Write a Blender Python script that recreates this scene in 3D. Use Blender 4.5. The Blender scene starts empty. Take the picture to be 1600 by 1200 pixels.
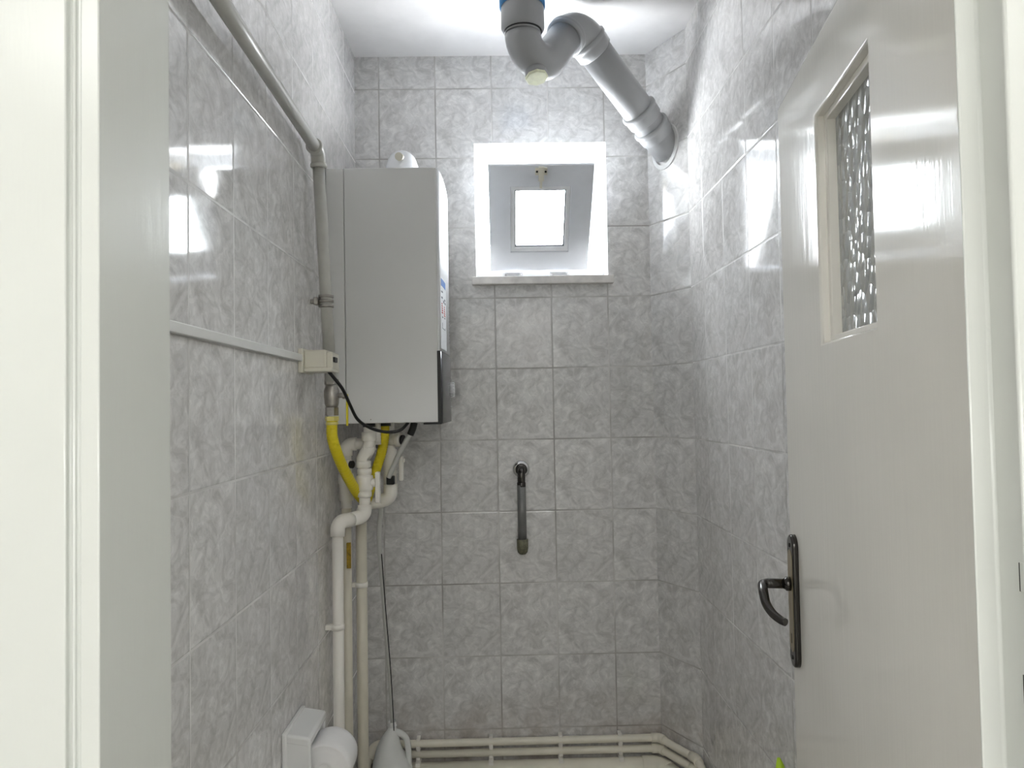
import bpy, bmesh, math, random
from mathutils import Vector, Matrix
random.seed(7)
scene = bpy.context.scene
C = scene.collection
PI = math.pi

# ---------------------------------------------------------------- materials
def nt(name):
    m = bpy.data.materials.new(name); m.use_nodes = True
    t = m.node_tree; t.nodes.clear()
    out = t.nodes.new('ShaderNodeOutputMaterial')
    b = t.nodes.new('ShaderNodeBsdfPrincipled')
    t.links.new(b.outputs[0], out.inputs[0])
    return m, t, b

def N(t, typ, **kw):
    n = t.nodes.new(typ)
    for k, v in kw.items():
        if hasattr(n, k): setattr(n, k, v)
    return n

def math_n(t, op, a, b=None, clamp=False):
    n = t.nodes.new('ShaderNodeMath'); n.operation = op; n.use_clamp = clamp
    for i, v in enumerate((a, b)):
        if v is None: continue
        if isinstance(v, (int, float)): n.inputs[i].default_value = v
        else: t.links.new(v, n.inputs[i])
    return n.outputs[0]

def mix_col(t, fac, a, b, blend='MIX'):
    n = t.nodes.new('ShaderNodeMix'); n.data_type = 'RGBA'; n.blend_type = blend
    for sock, v in ((n.inputs[0], fac), (n.inputs[6], a), (n.inputs[7], b)):
        if isinstance(v, (int, float)): sock.default_value = v
        elif isinstance(v, tuple): sock.default_value = (*v, 1) if len(v) == 3 else v
        else: t.links.new(v, sock)
    return n.outputs[2]

def ramp(t, fac, stops, interp='LINEAR'):
    n = t.nodes.new('ShaderNodeValToRGB'); n.color_ramp.interpolation = interp
    e = n.color_ramp.elements
    while len(e) < len(stops): e.new(0.5)
    for el, (p, c) in zip(e, stops):
        el.position = p; el.color = (c, c, c, 1) if isinstance(c, (int, float)) else (*c, 1)
    t.links.new(fac, n.inputs[0])
    return n.outputs[0]

def noise(t, vec, scale, detail=2, rough=.5, dist=0.0, out=0):
    n = t.nodes.new('ShaderNodeTexNoise')
    n.inputs['Scale'].default_value = scale; n.inputs['Detail'].default_value = detail
    n.inputs['Roughness'].default_value = rough; n.inputs['Distortion'].default_value = dist
    if vec is not None: t.links.new(vec, n.inputs['Vector'])
    return n.outputs[out]

def plain(name, col, rough=.4, metal=0, spec=.5, var=.04, vscale=9, bump=0, bscale=60, brush=1.0, coat=0, trans=0, ior=1.45, sss=0):
    """one-colour procedural material with a little noise in colour and surface"""
    m, t, b = nt(name)
    tc = N(t, 'ShaderNodeTexCoord')
    nz = noise(t, tc.outputs['Object'], vscale, 3, .6)
    lo = tuple(max(0, c*(1-var)) for c in col); hi = tuple(min(1, c*(1+var)) for c in col)
    c = ramp(t, nz, [(.3, lo), (.7, hi)])
    t.links.new(c, b.inputs['Base Color'])
    b.inputs['Roughness'].default_value = rough; b.inputs['Metallic'].default_value = metal
    b.inputs['Specular IOR Level'].default_value = spec; b.inputs['IOR'].default_value = ior
    b.inputs['Coat Weight'].default_value = coat; b.inputs['Transmission Weight'].default_value = trans
    if bump:
        mp = N(t, 'ShaderNodeMapping'); mp.inputs['Scale'].default_value = (1, 1, brush); t.links.new(tc.outputs['Object'], mp.inputs[0])
        n2 = noise(t, mp.outputs[0], bscale, 3, .6)
        bp = N(t, 'ShaderNodeBump'); bp.inputs['Strength'].default_value = bump; bp.inputs['Distance'].default_value = .002
        t.links.new(n2, bp.inputs['Height']); t.links.new(bp.outputs[0], b.inputs['Normal'])
    return m

def tile_material(name, dirt_low=False, grout=((.46, .45, .43), (.82, .81, .795))):
    """glossy printed wall tiles: UV unit = one tile, the same cloudy print on every tile"""
    m, t, b = nt(name)
    uv = N(t, 'ShaderNodeUVMap').outputs[0]
    sep = N(t, 'ShaderNodeSeparateXYZ'); t.links.new(uv, sep.inputs[0])
    u, v = sep.outputs[0], sep.outputs[1]
    fu, fv = math_n(t, 'FRACT', u), math_n(t, 'FRACT', v)
    iu, iv = math_n(t, 'FLOOR', u), math_n(t, 'FLOOR', v)
    idv = N(t, 'ShaderNodeCombineXYZ'); t.links.new(iu, idv.inputs[0]); t.links.new(iv, idv.inputs[1])
    wn = N(t, 'ShaderNodeTexWhiteNoise'); wn.noise_dimensions = '3D'; t.links.new(idv.outputs[0], wn.inputs['Vector'])
    # print: local coordinates in metres; three print variants picked by the tile id
    lu, lv = math_n(t, 'MULTIPLY', fu, .2), math_n(t, 'MULTIPLY', fv, .25)
    variant = math_n(t, 'FLOOR', math_n(t, 'MULTIPLY', wn.outputs['Value'], 3.0))
    loc = N(t, 'ShaderNodeCombineXYZ'); t.links.new(lu, loc.inputs[0]); t.links.new(lv, loc.inputs[1])
    t.links.new(math_n(t, 'MULTIPLY', variant, .37), loc.inputs[2])
    n1 = noise(t, loc.outputs[0], 15, 2.5, .5, 1.8)
    n2 = noise(t, loc.outputs[0], 21, 2.2, .5, 2.6)
    n3 = noise(t, loc.outputs[0], 11, 2, .5, 3.0)
    patch = ramp(t, n1, [(.36, (.60, .588, .577)), (.405, (.625, .613, .602)), (.42, (.665, .653, .642)), (.50, (.68, .668, .657)), (.515, (.715, .703, .692)), (.58, (.70, .688, .677)), (.60, (.765, .754, .743))])
    fine = ramp(t, n2, [(.36, .91), (.41, .94), (.425, 1.0), (.545, 1.0), (.56, 1.07), (.60, 1.10)])
    c = mix_col(t, 1.0, patch, fine, 'MULTIPLY')
    swirl = ramp(t, math_n(t, 'ABSOLUTE', math_n(t, 'SUBTRACT', n3, .5)), [(.0, 1.0), (.018, .0)])
    c = mix_col(t, math_n(t, 'MULTIPLY', swirl, .30), c, (.78, .775, .77))
    tone = math_n(t, 'ADD', math_n(t, 'MULTIPLY', wn.outputs['Value'], .05), .975)
    tv = N(t, 'ShaderNodeCombineXYZ')
    for i in range(3): t.links.new(tone, tv.inputs[i])
    c = mix_col(t, 1.0, c, tv.outputs[0], 'MULTIPLY')
    # grout
    du = math_n(t, 'MULTIPLY', math_n(t, 'MINIMUM', fu, math_n(t, 'SUBTRACT', 1.0, fu)), .2)
    dv = math_n(t, 'MULTIPLY', math_n(t, 'MINIMUM', fv, math_n(t, 'SUBTRACT', 1.0, fv)), .25)
    d = math_n(t, 'MINIMUM', du, dv)
    g = ramp(t, math_n(t, 'MULTIPLY', d, 100.0), [(.17, 1.0), (.27, 0.0)])     # 1 in the joint
    tc = N(t, 'ShaderNodeTexCoord')
    gn = noise(t, tc.outputs['Object'], 3.5, 3, .6)
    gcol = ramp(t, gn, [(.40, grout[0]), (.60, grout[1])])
    c = mix_col(t, g, c, gcol)
    if dirt_low:
        sp = N(t, 'ShaderNodeSeparateXYZ'); t.links.new(tc.outputs['Object'], sp.inputs[0])
        h = N(t, 'ShaderNodeMapRange'); t.links.new(sp.outputs[2], h.inputs[0])
        h.inputs[1].default_value = .25; h.inputs[2].default_value = .46; h.inputs[3].default_value = 1; h.inputs[4].default_value = 0
        dn = noise(t, tc.outputs['Object'], 6.0, 4, .65)
        dm = math_n(t, 'MULTIPLY', h.outputs[0], ramp(t, dn, [(.38, .0), (.62, .75)]))
        c = mix_col(t, dm, c, (.33, .27, .22))
    t.links.new(c, b.inputs['Base Color'])
    rg = math_n(t, 'ADD', math_n(t, 'MULTIPLY', g, .5), .075)
    t.links.new(rg, b.inputs['Roughness'])
    b.inputs['Specular IOR Level'].default_value = .5
    b.inputs['IOR'].default_value = 1.52
    # each tile sits a hair out of true, and the glaze is a little wavy
    geo = N(t, 'ShaderNodeNewGeometry')
    vs = N(t, 'ShaderNodeVectorMath'); vs.operation = 'SUBTRACT'; t.links.new(wn.outputs['Color'], vs.inputs[0]); vs.inputs[1].default_value = (.5, .5, .5)
    vm = N(t, 'ShaderNodeVectorMath'); vm.operation = 'SCALE'; t.links.new(vs.outputs[0], vm.inputs[0]); vm.inputs['Scale'].default_value = .012
    va = N(t, 'ShaderNodeVectorMath'); va.operation = 'ADD'; t.links.new(geo.outputs['Normal'], va.inputs[0]); t.links.new(vm.outputs[0], va.inputs[1])
    vn = N(t, 'ShaderNodeVectorMath'); vn.operation = 'NORMALIZE'; t.links.new(va.outputs[0], vn.inputs[0])
    hgt = ramp(t, math_n(t, 'MULTIPLY', d, 100.0), [(.18, 0.0), (.38, 1.0)])
    b1 = N(t, 'ShaderNodeBump'); b1.inputs['Strength'].default_value = .5; b1.inputs['Distance'].default_value = .0012
    t.links.new(hgt, b1.inputs['Height']); t.links.new(vn.outputs[0], b1.inputs['Normal'])
    b2 = N(t, 'ShaderNodeBump'); b2.inputs['Strength'].default_value = .05; b2.inputs['Distance'].default_value = .004
    t.links.new(noise(t, tc.outputs['Object'], 14, 2, .5), b2.inputs['Height']); t.links.new(b1.outputs[0], b2.inputs['Normal'])
    t.links.new(b2.outputs[0], b.inputs['Normal'])
    return m

M = {}
M['tile'] = tile_material('wall_tile')
M['tile_back'] = tile_material('wall_tile_back', True, ((.36, .345, .325), (.66, .645, .625)))  # grout toned darker than side walls: angle of light put into its colour
M['ceiling'] = plain('ceiling_paint', (.77, .755, .75), .7, bump=.15, bscale=25)
M['plaster'] = plain('white_plaster', (.86, .86, .85), .6, bump=.35, bscale=40)
M['hall_paint'] = plain('hall_paint', (.84, .835, .80), .6)
M['floor'] = plain('floor_tile_grey', (.34, .33, .31), .35)
M['frame_paint'] = plain('cream_gloss_paint', (.665, .682, .648), .2, var=.02, vscale=4, bump=.14, bscale=60, brush=.12)
M['door_paint'] = plain('door_gloss_paint', (.87, .845, .785), .10, var=.025, vscale=3, bump=.13, bscale=75, brush=.06)
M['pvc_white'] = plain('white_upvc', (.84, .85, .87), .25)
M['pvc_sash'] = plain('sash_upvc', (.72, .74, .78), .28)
M['marble'] = plain('sill_marble', (.76, .73, .70), .25, var=.12, vscale=22)
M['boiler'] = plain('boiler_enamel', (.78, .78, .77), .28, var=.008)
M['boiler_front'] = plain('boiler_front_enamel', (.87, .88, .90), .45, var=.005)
M['dark_panel'] = plain('dark_grey_plastic', (.055, .055, .06), .22)
M['black'] = plain('black_plastic', (.012, .012, .012), .4)
M['grey_pvc'] = plain('grey_pvc', (.40, .405, .41), .30, var=.03, bump=.05)
M['blue_pvc'] = plain('blue_pvc', (.05, .24, .52), .35)
M['plug'] = plain('plug_yellow_green', (.88, .90, .66), .45, var=.06, vscale=60)
M['ppr'] = plain('white_ppr', (.88, .85, .785), .32, var=.02)
M['cream_pipe'] = plain('cream_pipe', (.72, .68, .57), .38, var=.05, vscale=14)
M['base_pipe'] = plain('painted_base_pipe', (.84, .80, .68), .38, var=.06, vscale=10)
M['gas_paint'] = plain('painted_steel', (.58, .575, .535), .3, var=.06, vscale=20, bump=.1)
M['ivory'] = plain('ivory_plastic', (.70, .67, .57), .35)
M['trunk'] = plain('white_trunking', (.74, .74, .72), .35)
M['yellow'] = plain('yellow_hose', (.80, .66, .02), .38, var=.05)
M['yellow_clear'] = plain('pale_yellow', (.83, .74, .25), .4)
M['steel'] = plain('dull_steel', (.42, .40, .37), .38, metal=.9, var=.15, vscale=60)
M['chrome'] = plain('chrome', (.70, .70, .70), .15, metal=1)
M['bronze_dark'] = plain('black_nickel', (.085, .08, .075), .18, metal=.9)
M['bronze_gold'] = plain('antique_brass', (.36, .30, .19), .3, metal=.85)
M['ceramic'] = plain('white_ceramic', (.80, .80, .79), .08, var=.01)
M['paper'] = plain('toilet_paper', (.84, .83, .82), .9, var=.03, bump=.4, bscale=45)
M['jug'] = plain('milky_plastic', (.80, .81, .79), .38, var=.02)
M['hose_clear'] = plain('milky_tube', (.56, .56, .53), .35)
M['lime'] = plain('lime_plastic', (.45, .66, .03), .4)
M['glass_window'] = None
M['label_white'] = plain('label_paper', (.86, .87, .89), .5, var=.01)
M['blue_ink'] = plain('blue_ink', (.05, .17, .50), .5)
M['dark_ink'] = plain('dark_ink', (.10, .10, .12), .5)
M['red_ink'] = plain('red_ink', (.60, .06, .05), .5)
M['grey_ink'] = plain('grey_ink', (.42, .43, .46), .5)
M['beige'] = plain('aged_beige_plastic', (.52, .44, .27), .4)
M['tape'] = plain('brown_yellow_tape', (.34, .22, .02), .5, var=.4, vscale=120)
M['tap_grey'] = plain('grey_tap_pipe', (.22, .22, .215), .35, metal=.35, var=.12, vscale=30)
M['tap_cap'] = plain('corroded_cap', (.17, .165, .11), .5, metal=.3, var=.45, vscale=90)
M['hole'] = plain('dark_hole_shadow', (.02, .02, .015), .7)  # keyhole dark, also the painted shadow gap by the hinge plates

def glass_pane_mat():
    m = bpy.data.materials.new('clear_pane'); m.use_nodes = True
    t = m.node_tree; t.nodes.clear()
    out = N(t, 'ShaderNodeOutputMaterial'); mx = N(t, 'ShaderNodeMixShader')
    tr = N(t, 'ShaderNodeBsdfTransparent'); gl = N(t, 'ShaderNodeBsdfGlossy')
    tr.inputs[0].default_value = (.93, .95, .96, 1); gl.inputs['Roughness'].default_value = .03
    fr = N(t, 'ShaderNodeFresnel'); fr.inputs[0].default_value = 1.45
    t.links.new(fr.outputs[0], mx.inputs[0]); t.links.new(tr.outputs[0], mx.inputs[1]); t.links.new(gl.outputs[0], mx.inputs[2])
    t.links.new(mx.outputs[0], out.inputs[0])
    return m
M['glass_window'] = glass_pane_mat()

def hammered_mat():
    m, t, b = nt('hammered_glass')
    tc = N(t, 'ShaderNodeTexCoord')
    mp = N(t, 'ShaderNodeMapping'); mp.inputs['Scale'].default_value = (1, 1, .9); t.links.new(tc.outputs['Object'], mp.inputs[0])
    vo = N(t, 'ShaderNodeTexVoronoi'); vo.feature = 'F1'; vo.inputs['Scale'].default_value = 40; vo.inputs['Randomness'].default_value = .75
    t.links.new(mp.outputs[0], vo.inputs['Vector'])
    bp = N(t, 'ShaderNodeBump'); bp.inputs['Strength'].default_value = 1.0; bp.inputs['Distance'].default_value = .010; bp.invert = True
    t.links.new(vo.outputs['Distance'], bp.inputs['Height']); t.links.new(bp.outputs[0], b.inputs['Normal'])
    b.inputs['Base Color'].default_value = (.80, .83, .82, 1)
    b.inputs['Roughness'].default_value = .12; b.inputs['IOR'].default_value = 2.0
    b.inputs['Transmission Weight'].default_value = .5
    return m
M['hammered'] = hammered_mat()

def emis(name, col, s):
    m = bpy.data.materials.new(name); m.use_nodes = True
    t = m.node_tree; t.nodes.clear()
    o = N(t, 'ShaderNodeOutputMaterial'); e = N(t, 'ShaderNodeEmission')
    e.inputs[0].default_value = (*col, 1); e.inputs[1].default_value = s
    t.links.new(e.outputs[0], o.inputs[0]); return m

# ---------------------------------------------------------------- shape helpers
def V(*a): return Vector(a)

def box(bm, x0, x1, y0, y1, z0, z1, bev=0, seg=2, mat=0):
    r = bmesh.ops.create_cube(bm, size=1)
    vs = r['verts']
    bmesh.ops.scale(bm, vec=(x1-x0, y1-y0, z1-z0), verts=vs)
    bmesh.ops.translate(bm, vec=((x0+x1)/2, (y0+y1)/2, (z0+z1)/2), verts=vs)
    fs = list({f for v in vs for f in v.link_faces})
    for f in fs: f.material_index = mat
    if bev:
        es = list({e for v in vs for e in v.link_edges})
        r = bmesh.ops.bevel(bm, geom=es, offset=bev, segments=seg, affect='EDGES', profile=.5)
        for f in r['faces']: f.material_index = mat; f.smooth = True
    return vs

def fillet(pts, r, n=7):
    """round the corners of a polyline; r may be one radius or one per inner corner"""
    pts = [Vector(p) for p in pts]
    out = [pts[0]]
    for i in range(1, len(pts)-1):
        a, p, b = pts[i-1], pts[i], pts[i+1]
        rr = r[i-1] if isinstance(r, (list, tuple)) else r
        d1, d2 = (a-p).normalized(), (b-p).normalized()
        ang = d1.angle(d2)
        if ang > PI-.02 or rr <= 0: out.append(p); continue
        tl = min(rr/math.tan(ang/2), (a-p).length*.49 if i > 1 else (a-p).length*.95, (b-p).length*.49 if i < len(pts)-2 else (b-p).length*.95)
        rr2 = tl*math.tan(ang/2)
        bis = (d1+d2).normalized(); cen = p + bis*(rr2/math.sin(ang/2))
        s, e = p+d1*tl, p+d2*tl
        v1, v2 = s-cen, e-cen
        tot = v1.angle(v2)
        ax = v1.cross(v2).normalized()
        for k in range(n+1):
            out.append(cen + Matrix.Rotation(tot*k/n, 3, ax) @ v1)
    out.append(pts[-1])
    return out

def smooth_path(pts, n=8):
    """Catmull-Rom through the points"""
    P = [Vector(p) for p in pts]; P = [P[0]*2-P[1]] + P + [P[-1]*2-P[-2]]
    out = []
    for i in range(1, len(P)-2):
        a, b, c, d = P[i-1:i+3]
        for k in range(n):
            s = k/n
            out.append(.5*((2*b)+(c-a)*s+(2*a-5*b+4*c-d)*s*s+(3*b-a-3*c+d)*s**3))
    out.append(P[-2]); return out

def tube(bm, pts, r, seg=20, caps=True, mat=0, squash=None):
    pts = [Vector(p) for p in pts]
    n = len(pts); rs = r if isinstance(r, (list, tuple)) else [r]*n
    T = []
    for i in range(n):
        a = pts[max(i-1, 0)]; b = pts[min(i+1, n-1)]; T.append((b-a).normalized())
    up = Vector((0, 0, 1)) if abs(T[0].z) < .9 else Vector((0, 1, 0))
    nv = (up - T[0]*up.dot(T[0])).normalized()
    rings = []
    for i in range(n):
        if i: 
            nv = (nv - T[i]*nv.dot(T[i])).normalized()
        bv = T[i].cross(nv)
        ring = []
        for k in range(seg):
            a = 2*PI*k/seg
            ring.append(bm.verts.new(pts[i] + (nv*math.cos(a) + bv*math.sin(a))*rs[i]))
        rings.append(ring)
    for i in range(n-1):
        for k in range(seg):
            f = bm.faces.new((rings[i][k], rings[i][(k+1) % seg], rings[i+1][(k+1) % seg], rings[i+1][k]))
            f.smooth = True; f.material_index = mat
    if caps:
        f = bm.faces.new(list(reversed(rings[0]))); f.material_index = mat
        f = bm.faces.new(rings[-1]); f.material_index = mat
    return rings

def lathe(bm, prof, o, axis=(0, 0, 1), seg=28, mat=0, smooth=True):
    """prof: (radius, height along axis) list"""
    o = Vector(o); ax = Vector(axis).normalized()
    ref = Vector((0, 0, 1)) if abs(ax.z) < .9 else Vector((1, 0, 0))
    e1 = (ref - ax*ref.dot(ax)).normalized(); e2 = ax.cross(e1)
    rings = []
    for r, h in prof:
        if r < 1e-6: rings.append([bm.verts.new(o+ax*h)]); continue
        rings.append([bm.verts.new(o+ax*h+(e1*math.cos(2*PI*k/seg)+e2*math.sin(2*PI*k/seg))*r) for k in range(seg)])
    for a, b in zip(rings, rings[1:]):
        for k in range(seg):
            k2 = (k+1) % seg
            if len(a) == 1 and len(b) == 1: continue
            if len(a) == 1: vs = (a[0], b[k2], b[k])
            elif len(b) == 1: vs = (a[k], a[k2], b[0])
            else: vs = (a[k], a[k2], b[k2], b[k])
            f = bm.faces.new(vs); f.smooth = smooth; f.material_index = mat
    for ring, rev in ((rings[0], True), (rings[-1], False)):
        if len(ring) > 1:
            f = bm.faces.new(list(reversed(ring)) if rev else ring); f.material_index = mat

def prism(bm, poly, z0, z1, smooth=False):
    a = [bm.verts.new((x, y, z0)) for x, y in poly]; b = [bm.verts.new((x, y, z1)) for x, y in poly]
    n = len(poly)
    for i in range(n):
        bm.faces.new((a[i], a[(i+1) % n], b[(i+1) % n], b[i]))
    bm.faces.new(list(reversed(a))); bm.faces.new(b)
    return a+b

def ring(bm, O, I, n0, n1, f, bev=0, mats=(0, 0)):
    """a flat frame: outer rect O, inner rect I = (u0,u1,v0,v1), between depths n0 (front) and n1; f maps (u,v,n) to a point"""
    def q(R, n): return [bm.verts.new(f(u, v, n)) for u, v in ((R[0], R[2]), (R[1], R[2]), (R[1], R[3]), (R[0], R[3]))]
    of, inf, ob, ib = q(O, n0), q(I, n0), q(O, n1), q(I, n1)
    front = []
    for k in range(4):
        k2 = (k+1) % 4
        front.append(bm.faces.new((of[k], of[k2], inf[k2], inf[k])))
        bm.faces.new((ob[k2], ob[k], ib[k], ib[k2]))
        bm.faces.new((of[k2], of[k], ob[k], ob[k2]))
        fc = bm.faces.new((inf[k], inf[k2], ib[k2], ib[k])); fc.material_index = mats[1]
    if bev:
        es = [e for fc in front for e in fc.edges if len({v in of for v in e.verts}) == 1]
        r = bmesh.ops.bevel(bm, geom=list(set(es)), offset=bev, segments=3, affect='EDGES', profile=.5)
        for fc in r['faces']: fc.smooth = True
    return front

def finish(bm):
    bmesh.ops.recalc_face_normals(bm, faces=bm.faces[:])

def obj(name, bm, mat, parent=None, origin=None, recalc=True):
    if recalc: finish(bm)
    me = bpy.data.meshes.new(name)
    if parent is not None: off = parent['_o']
    elif origin is not None: off = origin
    else:
        xs = [v.co.x for v in bm.verts]; ys = [v.co.y for v in bm.verts]; zs = [v.co.z for v in bm.verts]
        off = ((min(xs)+max(xs))/2, (min(ys)+max(ys))/2, min(zs))
    bmesh.ops.translate(bm, vec=-Vector(off), verts=bm.verts[:])
    bm.to_mesh(me); bm.free()
    for mm in (mat if isinstance(mat, (list, tuple)) else [mat]): me.materials.append(M[mm])
    o = bpy.data.objects.new(name, me); C.objects.link(o)
    if parent is not None: o.parent = parent
    else: o.location = off
    o['_o'] = list(off)
    return o

def tag(o, label=None, cat=None, group=None, kind=None):
    for k, v in (('label', label), ('category', cat), ('group', group), ('kind', kind)):
        if v: o[k] = v
    return o

def thing(name, label, cat, loc, group=None, kind=None):
    o = bpy.data.objects.new(name, None); C.objects.link(o)
    o.empty_display_size = .05
    o.location = loc; o['_o'] = list(loc)
    return tag(o, label, cat, group, kind)

def B(): return bmesh.new()

# ---------------------------------------------------------------- room measures (metres; eye at x=0, y=0)
XL, XR, YB, ZC = -.4966, .6389, 2.5505, 2.68
Y0, Y1 = .575, .6945                     # hall face and room face of the partition that holds the door
ZG = .0621                                # a tile joint height on the back and right wall
BX0 = -.4116                              # a tile joint on the back wall

def uvwall(bm, fu, fv):
    l = bm.loops.layers.uv.verify()
    for f in bm.faces:
        for lp in f.loops: lp[l].uv = (fu(lp.vert.co), fv(lp.vert.co))

# back wall with its window hole
WX0, WX1, WZ0, WZ1 = -.0755, .3915, 1.883, 2.364
bm = B()
ring(bm, (XL-.12, XR+.12, 0, ZC), (WX0, WX1, WZ0, WZ1), YB, YB+.20, lambda u, v, n: (u, n, v), mats=(0, 1))
for f in bm.faces:
    if f.calc_center_median().y > YB+.15: f.material_index = 1
uvwall(bm, lambda c: (c.x-BX0)/.2, lambda c: (c.z-ZG)/.25)
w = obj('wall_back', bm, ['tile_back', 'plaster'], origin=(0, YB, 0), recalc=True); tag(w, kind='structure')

bm = B(); box(bm, XL-.12, XL, Y1, YB, 0, ZC)
uvwall(bm, lambda c: (c.y-1.1672)/.2, lambda c: (c.z-ZG+.0119)/.25)
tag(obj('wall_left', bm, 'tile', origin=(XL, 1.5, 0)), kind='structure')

bm = B(); box(bm, XR, XR+.12, Y1, YB, 0, ZC)
uvwall(bm, lambda c: (2.2223-c.y)/.2, lambda c: (c.z-ZG)/.25)
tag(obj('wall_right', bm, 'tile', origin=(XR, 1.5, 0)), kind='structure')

# tiled box across the right back corner
CH0, CH1 = V(.542, YB, 0), V(XR, 2.375, 0)
bm = B(); prism(bm, [(CH0.x, CH0.y), (CH1.x, CH1.y), (XR, YB)], 0, ZC)
chd = (CH1-CH0).normalized()
uvwall(bm, lambda c: .03+.94*((c-CH0).dot(chd))/(CH1-CH0).length, lambda c: (c.z-ZG)/.25)
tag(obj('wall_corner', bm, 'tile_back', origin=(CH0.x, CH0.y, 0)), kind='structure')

bm = B(); box(bm, -1.72, 1.72, -1.92, 2.75, ZC, ZC+.12)
tag(obj('ceiling', bm, 'ceiling'), kind='structure')
bm = B(); box(bm, -1.72, 1.72, -1.92, 2.75, -.12, 0)
tag(obj('floor', bm, 'floor'), kind='structure')

# partition with the doorway (hall side y = Y0)
DH = 2.03
bm = B()
poly_l = box(bm, -1.6, -.36, Y0+.004, Y1, 0, ZC)
box(bm, .47, 1.6, Y0+.004, Y1, 0, ZC)
box(bm, -.36, .47, Y0+.004, Y1, DH+.03, ZC)
tag(obj('wall_front', bm, 'hall_paint', origin=(0, Y0, 0)), kind='structure')
bm = B(); box(bm, -1.72, -1.6, -1.8, Y1, 0, ZC); tag(obj('wall_hall_left', bm, 'hall_paint'), kind='structure')
bm = B(); box(bm, 1.6, 1.72, -1.8, Y1, 0, ZC); tag(obj('wall_hall_right', bm, 'hall_paint'), kind='structure')
bm = B(); box(bm, -1.72, 1.72, -1.92, -1.8, 0, ZC); tag(obj('wall_hall_back', bm, 'hall_paint'), kind='structure')

# door frame: left jamb with its grooved architrave, right jamb with the stop step, head
JL, JR = -.3147, .4167
def soft_prism(poly, z0, z1, bev, name, mat='frame_paint'):
    bm = B(); vs = prism(bm, poly, z0, z1)
    finish(bm)
    es = [e for e in bm.edges if abs(e.verts[0].co.z-e.verts[1].co.z) > .1 and e.calc_face_angle(0) > .3]
    r = bmesh.ops.bevel(bm, geom=es, offset=bev, segments=3, affect='EDGES', profile=.5)
    for f in r['faces']: f.smooth = True
    return bm
poly = [(JL, Y1+.004), (JL, Y0), (JL-.0148, Y0), (JL-.0148, Y0+.0035), (JL-.0190, Y0+.0035), (JL-.0190, Y0+.0005), (JL-.0215, Y0+.0005),
        (JL-.0215, Y0+.0035), (JL-.0250, Y0+.0035), (JL-.0250, Y0-.002), (-.4200, Y0-.002), (-.4200, Y0+.02), (-.365, Y0+.02), (-.365, Y1+.004)]
bm = soft_prism(poly, 0, DH, .0012, 'x')
tag(obj('trim_1', bm, 'frame_paint'), kind='structure')
poly = [(JR, Y0), (.530, Y0), (.530, Y0+.02), (.475, Y0+.02), (.475, .6485), (.430, .6485), (.3968, .608), (JR, .608)]
bm = soft_prism(poly, 0, DH, .0025, 'x')
t2 = tag(obj('trim_2', bm, 'frame_paint'), kind='structure')
bm = B(); box(bm, -.42, .53, Y0-.002, Y0+.018, DH+.0, DH+.10, .002); box(bm, -.36, .47, Y0, .6485, DH, DH+.03)
tag(obj('trim_3', bm, 'frame_paint'), kind='structure')
# painted-over hinge cut-outs on the right reveal
for z0, z1 in ((1.2735, 1.2975), (1.184, 1.208)):
    bm = B(); box(bm, JR-.0012, JR+.002, Y0+.0005, Y0+.0055, z0, z1, .0006)
    h = obj('hinge_plate', bm, 'frame_paint', t2)
    bm = B(); box(bm, JR-.0006, JR+.002, Y0+.0055, Y0+.0072, z0, z1-.001)
    obj('shadow_gap', bm, 'hole', h)  # dark strip painted in as the shadow gap beside the plate

# ---------------------------------------------------------------- window
win = thing('window_1', 'small open hopper window of white plastic high in the back wall', 'window', ((WX0+WX1)/2, YB+.09, WZ0), kind='structure')
bm = B()
ring(bm, (WX0-.01, WX1+.01, WZ0-.005, WZ1+.01), (-.030, .340, 1.928, 2.318), YB+.095, YB+.155, lambda u, v, n: (u, n, v), bev=.004)
obj('fixed_frame', bm, 'pvc_white', win)
bm = B()
box(bm, WX0-.015, WX1+.0175, YB-.026, YB+.10, WZ0-.026, WZ0+.002, .003)
sill = tag(obj('window_sill', bm, 'marble', win), 'pale marble sill slab')
# sash: hinged at the bottom, top tipped into the room
HB = V(.1515, 2.632, 1.9225); TP = V(.1515, 2.382, 2.2275)
sv = (TP-HB).normalized(); su = V(1, 0, 0); sn = sv.cross(su)   # candidate normal
if sn.y > 0: sn = -sn                                            # faces the room
SL, SW = (TP-HB).length, .1775
def sash_map(u, v, n): return HB + su*u + sv*v - sn*n
bm = B()
ring(bm, (-SW, SW, 0, SL), (-SW+.075, SW-.075, .075, SL-.075), 0, .014, sash_map, bev=.003)
ring(bm, (-SW+.02, SW-.02, .02, SL-.025), (-SW+.0755, SW-.0755, .0755, SL-.0755), .013, .045, sash_map)
sash = obj('sash', bm, 'pvc_sash', win)
bm = B()
ring(bm, (-SW+.073, SW-.073, .073, SL-.073), (-SW+.090, SW-.090, .092, SL-.090), .006, .02, sash_map, bev=.004)
obj('glazing_bead', bm, 'pvc_white', sash)
bm = B()
ring(bm, (-SW+.089, SW-.089, .091, SL-.089), (-SW+.0935, SW-.0935, .0955, SL-.0935), .012, .022, sash_map)
obj('gasket', bm, 'dark_ink', sash)
bm = B()
P = [sash_map(u, v, n) for n in (.020, .024) for u, v in ((-SW+.08, .08), (SW-.08, .08), (SW-.08, SL-.08), (-SW+.08, SL-.08))]
vs = [bm.verts.new(p) for p in P]
for q in ((0, 1, 2, 3), (7, 6, 5, 4), (0, 4, 5, 1), (1, 5, 6, 2), (2, 6, 7, 3), (3, 7, 4, 0)): bm.faces.new([vs[i] for i in q])
obj('pane', bm, 'glass_window', sash)
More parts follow.
